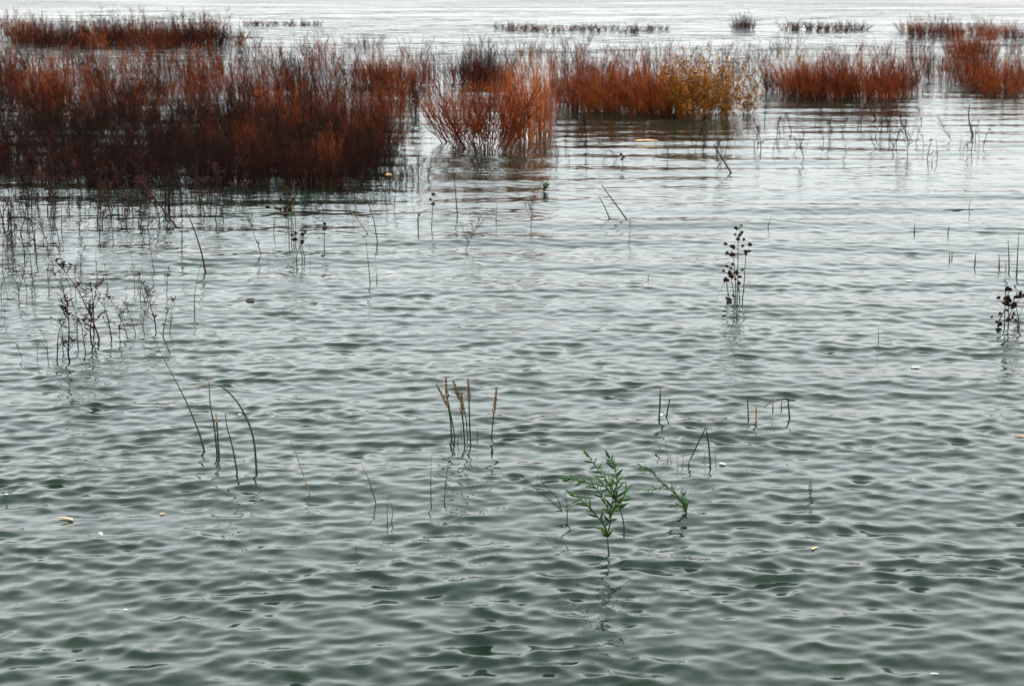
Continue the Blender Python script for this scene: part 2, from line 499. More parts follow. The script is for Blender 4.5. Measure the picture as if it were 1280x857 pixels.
# central fan and rods
shrub('fan', 606, 187, 118, 'large fan shaped maroon shrub with bare branching stems at the centre', 'central branching shrubs', wide=1.0)
shrub('fan', 574, 178, 92, 'smaller maroon branching shrub at the left foot of the central fan', 'central branching shrubs', wide=.8)
shrub('rods', 658, 176, 112, 'tall clump of straight orange stems right of the central fan', 'orange rod shrubs', wide=.72)
shrub('rods', 680, 168, 98, 'shorter clump of orange stems at the right end of the central fan', 'orange rod shrubs', wide=.6)
shrub('rods', 640, 160, 78, 'orange stems rising behind the central fan', 'orange rod shrubs', wide=.6)
# left thickets
patch('loose', 0, 520, 112, 150, 26, 62, 84, 'loose red brown shrub over the dark left thicket', 'loose red brown shrubs at the left')
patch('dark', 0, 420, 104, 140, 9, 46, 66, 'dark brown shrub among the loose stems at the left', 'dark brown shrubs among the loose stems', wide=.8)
patch('red', 0, 120, 120, 150, 4, 58, 76, 'rusty shrub at the left edge above the dark thicket', 'rusty shrubs at the left edge', wide=.8)
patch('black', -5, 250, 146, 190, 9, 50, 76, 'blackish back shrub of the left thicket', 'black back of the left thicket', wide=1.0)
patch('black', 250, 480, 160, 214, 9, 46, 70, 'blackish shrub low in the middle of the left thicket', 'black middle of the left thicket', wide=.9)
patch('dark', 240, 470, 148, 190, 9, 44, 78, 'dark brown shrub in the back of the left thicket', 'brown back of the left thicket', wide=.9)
patch('red', 330, 520, 150, 188, 6, 50, 80, 'orange tipped shrub at the right end of the left thicket', 'orange tipped shrubs at the right end of the left thicket', wide=.6)
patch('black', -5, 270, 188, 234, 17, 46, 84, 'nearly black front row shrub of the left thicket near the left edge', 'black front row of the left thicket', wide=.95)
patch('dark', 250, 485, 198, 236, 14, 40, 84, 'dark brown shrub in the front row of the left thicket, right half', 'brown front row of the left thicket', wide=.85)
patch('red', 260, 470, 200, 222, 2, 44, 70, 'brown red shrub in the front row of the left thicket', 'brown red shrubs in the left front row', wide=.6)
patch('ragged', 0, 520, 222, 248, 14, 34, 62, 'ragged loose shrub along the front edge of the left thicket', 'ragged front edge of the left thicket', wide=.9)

# ------------------------------------------------------------------ dead weeds and twig plants
def weed_mesh(seed, branches=9, wiggle=.03, r=.009, tufts=.6, blen=1.0, low=1.2):
    q = random.Random(seed); W = MB()
    p = Vector((0, 0, -.1)); pts = [p]; d = Vector((q.uniform(-.15, .15), q.uniform(-.1, .1), 1))
    for k in range(6):
        d = (d + Vector((q.gauss(0, wiggle * 3), q.gauss(0, wiggle * 2), .05))).normalized()
        p = p + d * (1.1 / 6); pts.append(p)
    W.tube(pts, [r * (1 - .78 * k / 6) for k in range(7)], 4)
    for j in range(branches):
        t = q.uniform(low, 5.8); k = min(int(t), 5); o = pts[k].lerp(pts[k + 1], t - k)
        az = q.uniform(0, 6.28); an = q.uniform(.3, .9)
        dd = Vector((math.cos(az) * math.sin(an), math.sin(az) * math.sin(an), math.cos(an)))
        ln = blen * q.uniform(.08, .30) * (1.25 - t / 7)
        e1 = o + dd * ln * .55; e2 = e1 + (dd + Vector((0, 0, .5))).normalized() * ln * .45
        W.tube([o, e1, e2], [r * .55, r * .45, r * .2], 3)
        if q.random() < tufts:
            for _ in range(q.randint(2, 5)):
                oo = o.lerp(e2, q.uniform(.3, 1)); a2 = q.uniform(0, 6.28)
                d3 = Vector((math.cos(a2) * .6, math.sin(a2) * .6, q.uniform(.2, 1))).normalized()
                l = q.uniform(.03, .08)
                W.tube([oo, oo + d3 * l * .5, oo + d3 * l], [.003, .008, .002], 3)
    return W.build('dead_weed', M['weed'])
WEEDS = [weed_mesh(40 + i, branches=b, wiggle=w, tufts=t) for i, (b, w, t) in enumerate([(12, .03, .8), (9, .05, .6), (4, .02, .3), (14, .04, .9), (3, .05, .2), (8, .03, .7)])]
TWIGGY = [weed_mesh(80 + i, branches=22, wiggle=.05, r=.009, tufts=.25, blen=2.1, low=.9) for i in range(3)]
BARE = [weed_mesh(90 + i, branches=1, wiggle=.015, r=.010, tufts=0) for i in range(3)]

def weed(px, py, hpx, label, group=None, pool=None, lean=0.0, name='dead_weed', wide=1.0):
    P = ground(px, py)
    s = hpx * px_size(P.y)
    o = link(name, g.choice(pool or WEEDS), None, P)
    o.scale = (s * wide, s * wide, s)
    # thin stems keep their real thickness when the plant is short
    o.rotation_euler = (g.uniform(-.08, .08), lean + g.gauss(0, .06), g.uniform(0, 6.28) if not lean else 0)
    tag(o, label, 'weed', group)
    return o

# field of dead stalks in front of the dark thicket
lab, grp = 'thin dead weed stalk in the water before the dark left thicket', 'dead weeds before the dark left thicket'
for i in range(84):
    q = g.random()
    weed(3 + 300 * q ** 1.3, g.uniform(242, 335 - 60 * q), g.uniform(28, 62), lab, grp, wide=1.7)
lab, grp = 'thin dead weed standing in front of the right end of the left thicket', 'dead weeds at the right end of the left thicket'
for i in range(18):
    weed(g.uniform(300, 520), g.uniform(232, 268), g.uniform(22, 46), lab, grp)
lab, grp = 'bare upright dead stalk among the weeds before the left thicket', 'bare dead stalks before the left thicket'
for i in range(72):
    q = g.random()
    weed(2 + 330 * q ** 1.4, 240 + 110 * (1 - q) * g.random() ** 1.3, g.uniform(24, 70), lab, grp, BARE, name='dead_stalk')
# nearer cluster
lab, grp = 'dark dead weed of the nearer left cluster above the bent green reeds', 'nearer cluster of dead weeds at the left'
for x, y, h in [(28, 450, 24), (47, 449, 26), (60, 447, 40), (71, 452, 66), (88, 450, 92), (118, 433, 84), (126, 426, 112), (117, 414, 80),
                (150, 430, 52), (160, 421, 58), (170, 417, 44), (181, 415, 40), (195, 412, 62), (204, 419, 50), (212, 416, 44), (96, 426, 60), (78, 436, 48), (140, 424, 66), (107, 440, 54)]:
    weed(x, y, h, lab, grp, wide=1.6)
lab, grp = 'dark dead weed at the left edge above the near cluster', 'dead weeds at the left edge'
for x, y, h in [(3, 380, 50), (10, 372, 40), (6, 392, 34), (15, 345, 36)]:
    weed(x, y, h, lab, grp)
lab, grp = 'fine dead weed between the left thicket and the near cluster', 'fine dead weeds in the left middle'
for i in range(34):
    weed(g.uniform(0, 215), g.uniform(335, 402), g.uniform(24, 52), lab, grp, wide=1.2)
# weeds before the centre and right thickets
lab, grp = 'short thin dead stem in the pale water before the central thickets', 'thin dead stems before the central thickets'
for i in range(26):
    weed(g.uniform(500, 850), g.uniform(165, 205), g.uniform(12, 30), lab, grp, wide=1.8)
lab, grp = 'short thin dead stem in the pale water before the right hand thickets', 'thin dead stems before the right thickets'
for i in range(52):
    weed(g.uniform(850, 1230), g.uniform(150, 202), g.uniform(12, 36), lab, grp, wide=1.9)
weed(1135, 193, 56, 'bare grey bushy twig plant before the right edge thicket', None, TWIGGY, name='twig_plant', wide=1.2)
weed(1112, 190, 40, 'smaller bare twig plant left of the grey bushy one', None, TWIGGY, name='twig_plant', wide=1.2)
weed(1095, 186, 26, 'lowest bare twig plant of the three before the right edge thicket', None, TWIGGY, name='twig_plant', wide=1.2)
weed(1192, 176, 40, 'bent dead weed with dark bits right of the grey twig plant', None, TWIGGY, -.25, wide=.8)
weed(1224, 185, 34, 'upright dead weed nearest the right edge before the red thicket', None, WEEDS)
weed(1005, 200, 36, 'pointed dead weed cluster between the yellow shrub and the grey twig plant', None, TWIGGY)
weed(748, 172, 46, 'dark forked twig plant under the wide red thicket', None, TWIGGY, name='twig_plant')
weed(733, 170, 34, 'low dark twig plant left of the forked one under the red thicket', None, TWIGGY, name='twig_plant')
weed(772, 200, 34, 'thin tangled twig plant below the wide red thicket', None, TWIGGY, -.5, name='twig_plant')
weed(581, 310, 46, 'small fan of bare twigs alone in open water, centre', None, TWIGGY, name='twig_plant', wide=1.3)
weed(663, 281, 52, 'slender bare twig plant in open water below the orange rods', None, TWIGGY, name='twig_plant', wide=.9)
weed(786, 297, 24, 'faint little twig plant beside the leaning stick', None, TWIGGY, name='twig_plant')
weed(327, 320, 60, 'upright bare weed left of the green stemmed sedge', None, WEEDS, -.12)
weed(227, 316, 74, 'tall thin weed behind the leaning dead weed at the left', None, WEEDS, .05)
weed(342, 290, 50, 'bare weed beside the green stemmed sedge', None, WEEDS, .1)

# ------------------------------------------------------------------ single reeds and sticks drawn point by point
def reed(points, width, label, name='reed', mat='reed', cat='reed', group=None, tip=None, lean_y=.15, taper=.25, n=10, below=True, sharp=False):
    """points are (x, y) on the photograph from the waterline upwards; they stand in one upright plane that leans a little"""
    B = ground(*points[0])
    pts = []
    for p in points:
        q = at(p[0], p[1], B.y)
        q = at(p[0], p[1], B.y + lean_y * (q.z - B.z))
        pts.append(q - B)
    if sharp:                                  # a snapped stem keeps its corners
        m_ = len(pts) - 1
        path = [pts[min(int(i / n * m_), m_ - 1)].lerp(pts[min(int(i / n * m_), m_ - 1) + 1], i / n * m_ - min(int(i / n * m_), m_ - 1)) for i in range(n + 1)]
    else:
        path = smooth_path(pts, n)
    r = width * .5 * px_size(B.y)
    rad = [r * (1 - (1 - taper) * i / n) for i in range(n + 1)]
    if below:
        d = (path[1] - path[0]); d.z = max(d.z, .02); d = d.normalized()
        path = [path[0] - d * .22] + path; rad = [r] + rad
    m = MB(); m.tube(path, rad, 5)
    if tip:
        root = empty(name, B)
        link('stalk', m.build('stalk', M[mat]), root)
        k = max(1, int(len(path) * (1 - tip)))
        t = MB(); t.tube([p + Vector((0, -.001, 0)) for p in path[k:]], [x * 1.08 for x in rad[k:]], 5)
        link('dry_tip', t.build('dry_tip', M['reed_dry']), root)
    else:
        root = link(name, m.build(name, M[mat]), None, B)
    tag(root, label, cat, group)
    return root

reed([(255, 562), (248.6, 540), (232, 500), (212, 462), (194, 427)], 3.0, 'long green reed leaning left, leftmost of the near reeds', taper=.12)
reed([(271.5, 567), (267.7, 532), (262.8, 505), (261.3, 472)], 2.6, 'tall upright green reed crossed by the drooping one', tip=.12, taper=.4)
reed([(274, 569), (272, 542), (270.4, 516.5)], 2.6, 'short straight reed touching the tall upright reed', tip=.2, taper=.8)
reed([(297, 593), (291, 560), (283.5, 532), (281.6, 516)], 2.6, 'short reed with no bend between the tall and drooping reeds', taper=.35)
reed([(320.8, 590), (318.3, 556.5), (312.3, 532), (298.6, 505), (283.5, 488), (272.8, 482), (254.6, 480.7), (247, 488)], 3.0, 'green reed bent over to the left in an arch', tip=.2, n=16, taper=.35)
reed([(387.5, 618.6), (374.4, 579), (366, 557), (357.8, 540)], 1.5, 'thin straw coloured grass leaning left, right of the arched reed', mat='reed_dry', cat='grass', name='grass_stalk', tip=.3)
reed([(470, 629), (462, 602), (456, 588), (450, 577)], 1.5, 'thin grass with a rusty tip, left of two lone stalks', cat='grass', name='grass_stalk', tip=.35)
reed([(484.5, 656.6), (484, 640), (484.5, 622)], 1.3, 'short thin grass below the rusty tipped one', cat='grass', name='grass_stalk')
reed([(489.7, 650.5), (491, 635), (486, 625)], 1.3, 'short hooked grass blade below the rusty tipped one', cat='grass', name='grass_stalk', n=6)
reed([(445, 690), (445, 680)], 1.3, 'tiny dark shoot low in the open foreground water', cat='shoot', name='shoot', n=3)
reed([(538.8, 627.7), (538.6, 598), (539, 568.7)], 1.5, 'thin straight stalk below the seeding grasses, left of its pair', cat='grass', name='grass_stalk')
reed([(555.7, 625.6), (558, 596), (562.4, 566)], 1.5, 'thin stalk leaning right below the seeding grasses', cat='grass', name='grass_stalk')
reed([(824, 526), (825, 504), (826, 483)], 2.6, 'cut upright reed with pale folded top, right of centre', tip=.2, taper=.8)
reed([(833, 522), (835, 510), (837.5, 498)], 2.2, 'shorter cut reed leaning right beside the taller cut reed', taper=.7)
reed([(935.8, 524), (935, 510), (934.5, 496)], 2.0, 'green cut stub leftmost of the broken reed group at right', taper=.7)
reed([(945.5, 528.6), (945.5, 508)], 2.4, 'tan stub second from left in the broken reed group', tip=.7, taper=.9, n=4)
reed([(987, 522), (986, 510), (985, 498), (966, 500), (954.8, 509.6)], 2.4, 'reed broken over to the left in the right hand group', tip=.3, n=16, taper=.5, sharp=True)
reed([(966, 513), (966.5, 495)], 1.8, 'thin stub under the broken over reed', n=4)
reed([(977, 509), (977, 499)], 1.5, 'smallest stub under the broken over reed', n=4)
reed([(888, 579), (886, 556), (882.6, 533.5), (871, 557), (858.6, 583)], 2.4, 'reed folded sharply in half like a tent', tip=.12, n=12, taper=.7, sharp=True)
for i, (x, y, h, l) in enumerate([(835, 572, 24, -4), (839, 575, 14, -3), (848, 583, 20, -3), (854, 578, 18, 0), (882, 571, 14, -4), (894, 570, 16, 1)]):
    reed([(x, y), (x + l * .5, y - h * .5), (x + l, y - h)], 1.1, 'faint thin shoot around the folded reed', cat='shoot', name='shoot', mat='reed_dry', group='thin shoots around the folded reed', n=4)
reed([(1271, 343), (1272, 318), (1273.5, 292)], 2.0, 'tallest upright reed at the right edge above the dark sedge', taper=.3)
reed([(1261.5, 337), (1261, 318), (1260, 299)], 2.0, 'second tallest upright reed near the right edge', taper=.3)
reed([(1249, 334), (1249, 317)], 2.0, 'short tan tipped stub near the right edge reeds', tip=.4, n=4)
reed([(1257.5, 336), (1257.5, 326)], 1.6, 'tiny stub between the right edge reeds', n=4, mat='reed_dry')
reed([(1218.7, 330), (1219, 322), (1220.5, 314)], 2.0, 'lone short leaning stub left of the right edge reeds', n=4, tip=.3)
reed([(1187, 325), (1187, 313)], 2.2, 'thick low stub in open water at right', n=4, mat='reed_dry')
reed([(1190, 323), (1190, 314)], 1.6, 'narrow stub touching the thick low stub', n=4)
reed([(1143, 289), (1143.5, 278)], 1.6, 'small stub farther out at the right', n=4)
reed([(1185, 291), (1186, 284), (1187, 283)], 1.6, 'dark stub on a long ripple at the right', n=4)
reed([(1211, 262), (1213, 252), (1216, 243)], 1.2, 'thin dry shoot beside floating debris at upper right', n=4, mat='reed_dry')
reed([(960, 284), (962, 277), (965, 268)], 1.2, 'thin forked shoot behind the tall sedge', n=4, mat='weed')
reed([(1098, 428), (1098, 408)], 1.2, 'solitary fine shoot in open water right of the tall sedge', n=4, mat='weed')
reed([(1165, 205), (1165, 196)], 1.2, 'green shoot under the right edge thicket', n=4)
reed([(810, 349), (812, 341)], 1.2, 'tiny blade in open water at the centre', n=4)
reed([(220, 283), (198, 254), (176, 226)], 2.6, 'dark straight stick leaning left out of the water, left', name='stick', mat='weed', cat='stick', taper=.6)
reed([(257, 341), (252, 316), (242, 285), (231.5, 260)], 2.6, 'leaning dead stalk left of the green stemmed sedge', name='stick', mat='weed', cat='stick', taper=.4)
reed([(784, 275), (768, 253), (752, 231)], 2.0, 'bare stick leaning left in the open centre water', name='stick', mat='weed', cat='stick', taper=.5)
reed([(762, 273), (756, 259), (749, 246)], 1.6, 'short thin stick left of the leaning bare stick', name='stick', mat='weed', cat='stick', taper=.5)
reed([(914, 216), (902, 197), (892, 180)], 2.2, 'dark stick leaning left below the yellowing shrub', name='stick', mat='weed', cat='stick', taper=.5)
reed([(1095, 150), (1086, 132)], 2.2, 'dark stick leaning in front of the isolated red thicket', name='stick', mat='weed', cat='stick', taper=.5, n=4)
reed([(1216, 170), (1211, 148), (1212, 130)], 2.2, 'dark stick before the right edge thicket', name='stick', mat='weed', cat='stick', taper=.5, n=5)
reed([(572, 271), (569, 235), (565, 194)], 1.7, 'tall thin reed standing over the small fan of twigs', taper=.3)
reed([(463, 354), (460, 325), (457, 296)], 1.4, 'tall fine blade at the left of centre water', taper=.3)
reed([(471, 352), (471, 338)], 1.2, 'short fine blade beside the tall fine blade', n=4)
reed([(472, 303), (466, 270), (456, 243)], 1.6, 'curved green blade right of the small sedge', taper=.3)
reed([(460, 292), (446, 273), (432, 256)], 1.6, 'leaning dead blade right of the small sedge', mat='reed_dry', taper=.4)
reed([(523, 290), (523, 270), (536, 261)], 1.4, 'bent thin blade left of the dark headed stalk', n=8, taper=.5)
reed([(620, 276), (621, 254)], 1.1, 'faint upright blade between the two small twig plants', n=4, mat='weed')
reed([(243, 396), (244, 362), (252, 326)], 1.3, 'fine tall dead blade right of the near weed cluster', n=6, mat='weed')
reed([(212, 440), (205, 424), (196, 408)], 1.3, 'fine dead blade above the long leaning reed', n=6, mat='weed')
reed([(175, 385), (185, 366)], 1.1, 'short fine blade in the left middle water', n=4, mat='weed')

# ------------------------------------------------------------------ grasses with seed heads
def seed_grass(stem, headpts, width, headw, label):
    """stem and head as photograph points; the head is built of overlapping spikelets"""
    B = ground(*stem[0]); sc = px_size(B.y)
    S = smooth_path([at(x, y, B.y) - B for x, y in stem], 8)
    H = smooth_path([at(x, y, B.y) - B for x, y in headpts], 12)
    root = empty('seed_grass', B)
    r = width * .5 * sc
    m = MB(); m.tube([S[0] - Vector((0, 0, .2))] + S + H[1:], [r] + [r] * len(S) + [r * .6] * (len(H) - 1), 5)
    link('stalk', m.build('stalk', M['reed']), root)
    m = MB(); q = random.Random(int(stem[0][0] * 10))
    for i in range(40):
        t = i / 39; k = min(int(t * 12), 11); o = H[k].lerp(H[k + 1], t * 12 - k)
        ax = (H[k + 1] - H[k]).normalized()
        az = i * 2.4
        u = Vector((math.cos(az), math.sin(az), 0))
        w = headw * sc * (1.15 - .95 * t) * q.uniform(.5, 1.25)
        c = o + u * w * .55
        m.blob(c, ax + u * .55, .0030 * q.uniform(.7, 1.3), .021 * q.uniform(.8, 1.3), 4, q)
    link('panicle', m.build('panicle', M['panicle'], False), root)
    tag(root, label, 'grass', 'grasses with seed heads at the centre')
    return root
seed_grass([(564.6, 548.7), (563.5, 528), (561, 510)], [(561, 510), (554, 496), (546, 481)], 2.2, 5, 'seeding grass leaning farthest left, drooping tan head')
seed_grass([(568.5, 546.3), (565, 525), (559, 497)], [(559, 497), (558, 485), (557.4, 472)], 1.8, 3.6, 'seeding grass with the topmost narrow dark head')
seed_grass([(580.7, 552), (579.5, 534), (577.8, 516)], [(577.8, 516), (577.5, 505), (576.7, 493)], 2.2, 6, 'seeding grass with the fullest lightest head, low in the middle')
seed_grass([(584.8, 545), (581.3, 516), (574, 498)], [(574, 498), (571, 488), (567, 477)], 1.6, 3.6, 'seeding grass with slim head leaning left behind the full one')
seed_grass([(588.3, 553.3), (587, 525), (586.3, 500)], [(586.3, 500), (586, 487), (584.8, 474)], 2.0, 4.4, 'upright dark headed seeding grass at the right of its bunch')
seed_grass([(614.6, 546.3), (616, 530), (617.5, 515)], [(617.5, 515), (619.4, 500), (620.6, 484)], 1.8, 4.6, 'solitary seeding grass apart to the right of the bunch')
for i, (x, y0, y1, l) in enumerate([(572.6, 553, 537, 'short green shoot inside the bunch of seeding grasses'), (596.5, 548, 535, 'short green shoot right of the bunch of seeding grasses'), (576, 543, 528, 'second short shoot inside the bunch of seeding grasses')]):
    reed([(x, y0), (x + .4, (y0 + y1) / 2), (x, y1)], 1.3, l, cat='shoot', name='shoot', n=4)

# ------------------------------------------------------------------ sedges with round dark heads
def sedge(origin, sc, base_y, stems, heads, blades, label, yellow=()):
    """coordinates are in an enlarged view: photograph = origin + sc * point"""
    f = lambda p: (origin[0] + sc * p[0], origin[1] + sc * p[1])
    bx = sum(f(s[0])[0] for s in stems) / len(stems)
    B = ground(bx, base_y); ps = px_size(B.y)
    root = empty('sedge', B)
    q = random.Random(int(bx))
    tops = []
    for s in stems:
        Y = B.y + q.uniform(-.10, .10)
        pts = [at(*f(p), Y) - B for p in s]
        if len(pts) == 2: pts.insert(1, (pts[0] + pts[1]) / 2 + Vector((q.uniform(-.006, .006), 0, 0)))
        path = smooth_path(pts, 8)
        foot = path[0].copy(); foot.z = min(foot.z, 0) - .25
        m = MB(); m.tube([foot] + path, [.0052] + [.0052 - .0018 * i / 8 for i in range(9)], 5)
        link('stem', m.build('stem', M['sedge_stem']), root)
        tops.append(path)
    HM = []
    for k in range(3):
        m = MB(); rr = random.Random(k)
        for j in range(16):
            a = rr.uniform(0, 6.28); e = math.asin(rr.uniform(-.6, 1))
            d = Vector((math.cos(a) * math.cos(e), math.sin(a) * math.cos(e), math.sin(e)))
            m.blob(d * .45, d, .26, 1.0, 4, rr)
        HM.append(m.build('seed_head', M['sedge_head'], False))
    for h in heads:
        px, py = f(h); big = h[2] if len(h) > 2 else 1.0
        # nearest stem carries it
        best = None
        for path in tops:
            for p in path[3:]:
                P = at(px, py, B.y + p.y) - B
                dist = (Vector((P.x - p.x, 0, P.z - p.z))).length + (0.03 if P.z < p.z else 0)
                if best is None or dist < best[0]: best = (dist, p, P)
        _, p, P = best
        P = P + Vector((0, q.uniform(-.05, .05), 0))
        holder = root
        if (P - p).length > .012:
            m = MB(); md = (p + P) / 2 + Vector((0, 0, -.006)); m.tube([p, md, P], [.0022, .0018, .0015], 3)
            holder = link('head_stalk', m.build('head_stalk', M['sedge_stem']), root)
        o = link('seed_head', q.choice(HM), holder, P)
        s = .0172 * big * q.uniform(.9, 1.1)
        o.scale = (s, s, s * 1.1); o.rotation_euler = (q.uniform(-.5, .5), q.uniform(-.5, .5), q.uniform(0, 6))
    for b in blades:
        Y = B.y + q.uniform(-.12, .12)
        path = smooth_path([at(*f(p), Y) - B for p in b], 9)
        m = MB(); m.blade(path, [.0045 * (1 - .85 * i / 9) + .0004 for i in range(10)], Vector((0, 1, .2)), .3)
        link('leaf_blade', m.build('leaf_blade', M['reed_dry' if b in yellow else 'sedge_stem']), root)
    tag(root, label, 'sedge', 'sedges with dark round seed heads')
    return root

bl = [[(245, 428), (200, 420), (150, 450), (120, 505)], [(365, 590), (395, 515), (450, 450)], [(245, 500), (215, 560), (180, 622)], [(300, 300), (255, 300), (215, 292)]]
sedge((860, 260), .1866, 378,
      [[(365, 622), (376, 500), (388, 315)], [(320, 632), (318, 500), (305, 325)], [(330, 600), (334, 420), (336, 225)], [(310, 610), (300, 530), (285, 455)], [(276, 605), (266, 550), (258, 490)], [(345, 612), (342, 560), (338, 505)]],
      [(318, 135, 1.3), (343, 135, .8), (360, 120, .9), (355, 160, 1.3), (320, 182), (345, 180, 1.2), (335, 212, 1.7), (370, 210, 1.2), (250, 240, 1.2), (302, 268, 1.7), (263, 305, 1.3), (303, 318, 1.9), (290, 322),
       (368, 260), (415, 248, 1.6), (392, 297, 1.6), (413, 290), (384, 306), (255, 387, 1.2), (240, 423, 1.1), (272, 430, 1.6), (290, 410, 1.1), (297, 372, 1.1), (285, 452, 1.7), (255, 485, 1.8), (325, 440, 1.6), (318, 480, 1.2), (350, 465, 1.2), (337, 500, 1.5), (360, 410, 1.1), (280, 622, 1.7), (303, 590, 1.1), (255, 597, .8), (258, 648, .9), (340, 548, .8)],
      bl, 'tall sedge with many dark round heads alone in open water', yellow=bl[:3])
bl = [[(300, 520), (270, 480), (230, 430), (200, 470), (105, 600)], [(300, 580), (280, 560), (240, 530), (190, 550), (180, 612)], [(395, 720), (415, 580), (432, 470)], [(340, 540), (390, 470), (432, 425)], [(395, 700), (400, 600), (430, 540)]]
sedge((1200, 280), .1869, 409,
      [[(297, 692), (300, 590), (308, 380)], [(322, 686), (330, 620), (355, 555)], [(388, 700), (390, 620), (372, 545)], [(255, 655), (280, 610), (305, 560)], [(325, 660), (326, 590), (325, 520)]],
      [(320, 437, 1.6), (340, 443, 1.2), (265, 500, 1.3), (290, 495, 1.3), (318, 500, 2.0), (332, 520, 2.0), (310, 520, 1.5), (365, 485, 1.4), (405, 470, 1.6), (400, 490, 1.3), (350, 550, 2.1), (370, 545, 1.9), (330, 548, 1.6), (315, 580), (275, 607, 1.2), (350, 625, 1.3), (370, 607, 1.2), (315, 635, 1.7), (208, 620), (262, 667, 1.4), (245, 655), (360, 705, 1.6), (400, 697, 1.2), (380, 650), (425, 480, 1.3), (292, 530)],
      bl, 'bushy dark headed sedge cut by the right edge', yellow=[bl[0], bl[2]])
bl = [[(150, 325), (125, 330), (90, 400), (50, 470)], [(215, 280), (245, 262), (275, 250)], [(120, 330), (105, 430), (85, 525)]]
sedge((320, 200), .21, 303,
      [[(198, 492), (195, 400), (190, 290)], [(213, 488), (212, 400), (207, 275)], [(236, 470), (236, 380), (222, 255)], [(226, 480), (222, 400), (204, 320)]],
      [(150, 237, 1.5), (185, 240, 1.3), (222, 240, 1.7), (205, 260, 1.8), (175, 290, 1.7), (205, 292, 2.1), (120, 290, 1.4), (145, 292, 1.4), (70, 280, 1.8), (150, 325, 1.3), (178, 330, 1.7), (225, 265, 1.5), (192, 275, 1.6)],
      bl, 'green stemmed dark headed sedge before the left thicket', yellow=[bl[0]])
bl = [[(285, 485), (310, 445), (352, 425)], [(322, 605), (322, 540), (312, 500), (290, 490)]]
sedge((320, 200), .21, 327,
      [[(292, 608), (286, 560), (265, 495)], [(276, 580), (268, 545), (260, 500)], [(241, 578), (250, 545), (262, 505)]],
      [(240, 435, 1.6), (215, 445, 1.2), (280, 440, 1.6), (235, 470, 1.7), (270, 490, 2.0), (292, 434, 1.2), (220, 474, 1.2)],
      bl, 'low dark headed sedge just below the green stemmed one')
bl = [[(200, 200), (180, 150), (140, 110)], [(205, 200), (225, 150), (262, 112)], [(200, 190), (150, 185), (135, 195)]]
sedge((320, 200), .21, 252,
      [[(208, 245), (204, 215), (198, 160)], [(196, 245), (196, 215), (180, 150)], [(215, 245), (216, 215), (226, 145)]],
      [(170, 170, 1.8), (200, 150, 1.8), (185, 185, 1.7), (215, 175, 1.8), (200, 195, 1.7), (226, 140, 1.5), (180, 140, 1.5)],
      bl, 'dark sedge against the front of the black left thicket', yellow=[bl[1]])
sedge((400, 180), .3516, 286, [[(397, 302), (399, 250), (402, 205)], [(350, 316), (350, 285), (350, 255)]],
      [(403, 182, 1.7), (392, 197, 1.4), (402, 212, 1.6), (350, 254)], [[(402, 214), (420, 200), (440, 190)], [(352, 252), (368, 240), (392, 230)]],
      'thin stalk with a few dark heads left of the twig fan')
sedge((320, 200), .21, 306, [[(407, 505), (407, 450), (406, 400)]], [(408, 385, 1.5), (404, 410, 1.7), (420, 402, 1.0)], [], 'single small dark headed stalk right of the low sedge')
sedge((400, 0), .336, 207, [[(1140, 650), (1115, 620), (1092, 595)], [(1128, 640), (1126, 610), (1127, 590)]], [(1120, 575, 1.8), (1130, 585, 1.8), (1124, 592, 1.6)], [], 'tiny dark headed stalk below the wide red thicket')

# ------------------------------------------------------------------ willow saplings
def leaf_mesh(k):
    m = MB(); q = random.Random(k)
    pts = []; wd = []
    bend = q.uniform(-.25, .25)
    for i in range(6):
        t = i / 5
        pts.append(Vector((bend * t * t, 0, t)))
        wd.append(0.105 * math.sin(math.pi * min(1, .04 + .96 * t ** .8)) + .004)
    m.blade(pts, wd, Vector((0, 1, 0)), .35)
    return m.build('leaf', M['willow_leaf'])
LEAVES = [leaf_mesh(i) for i in range(4)]

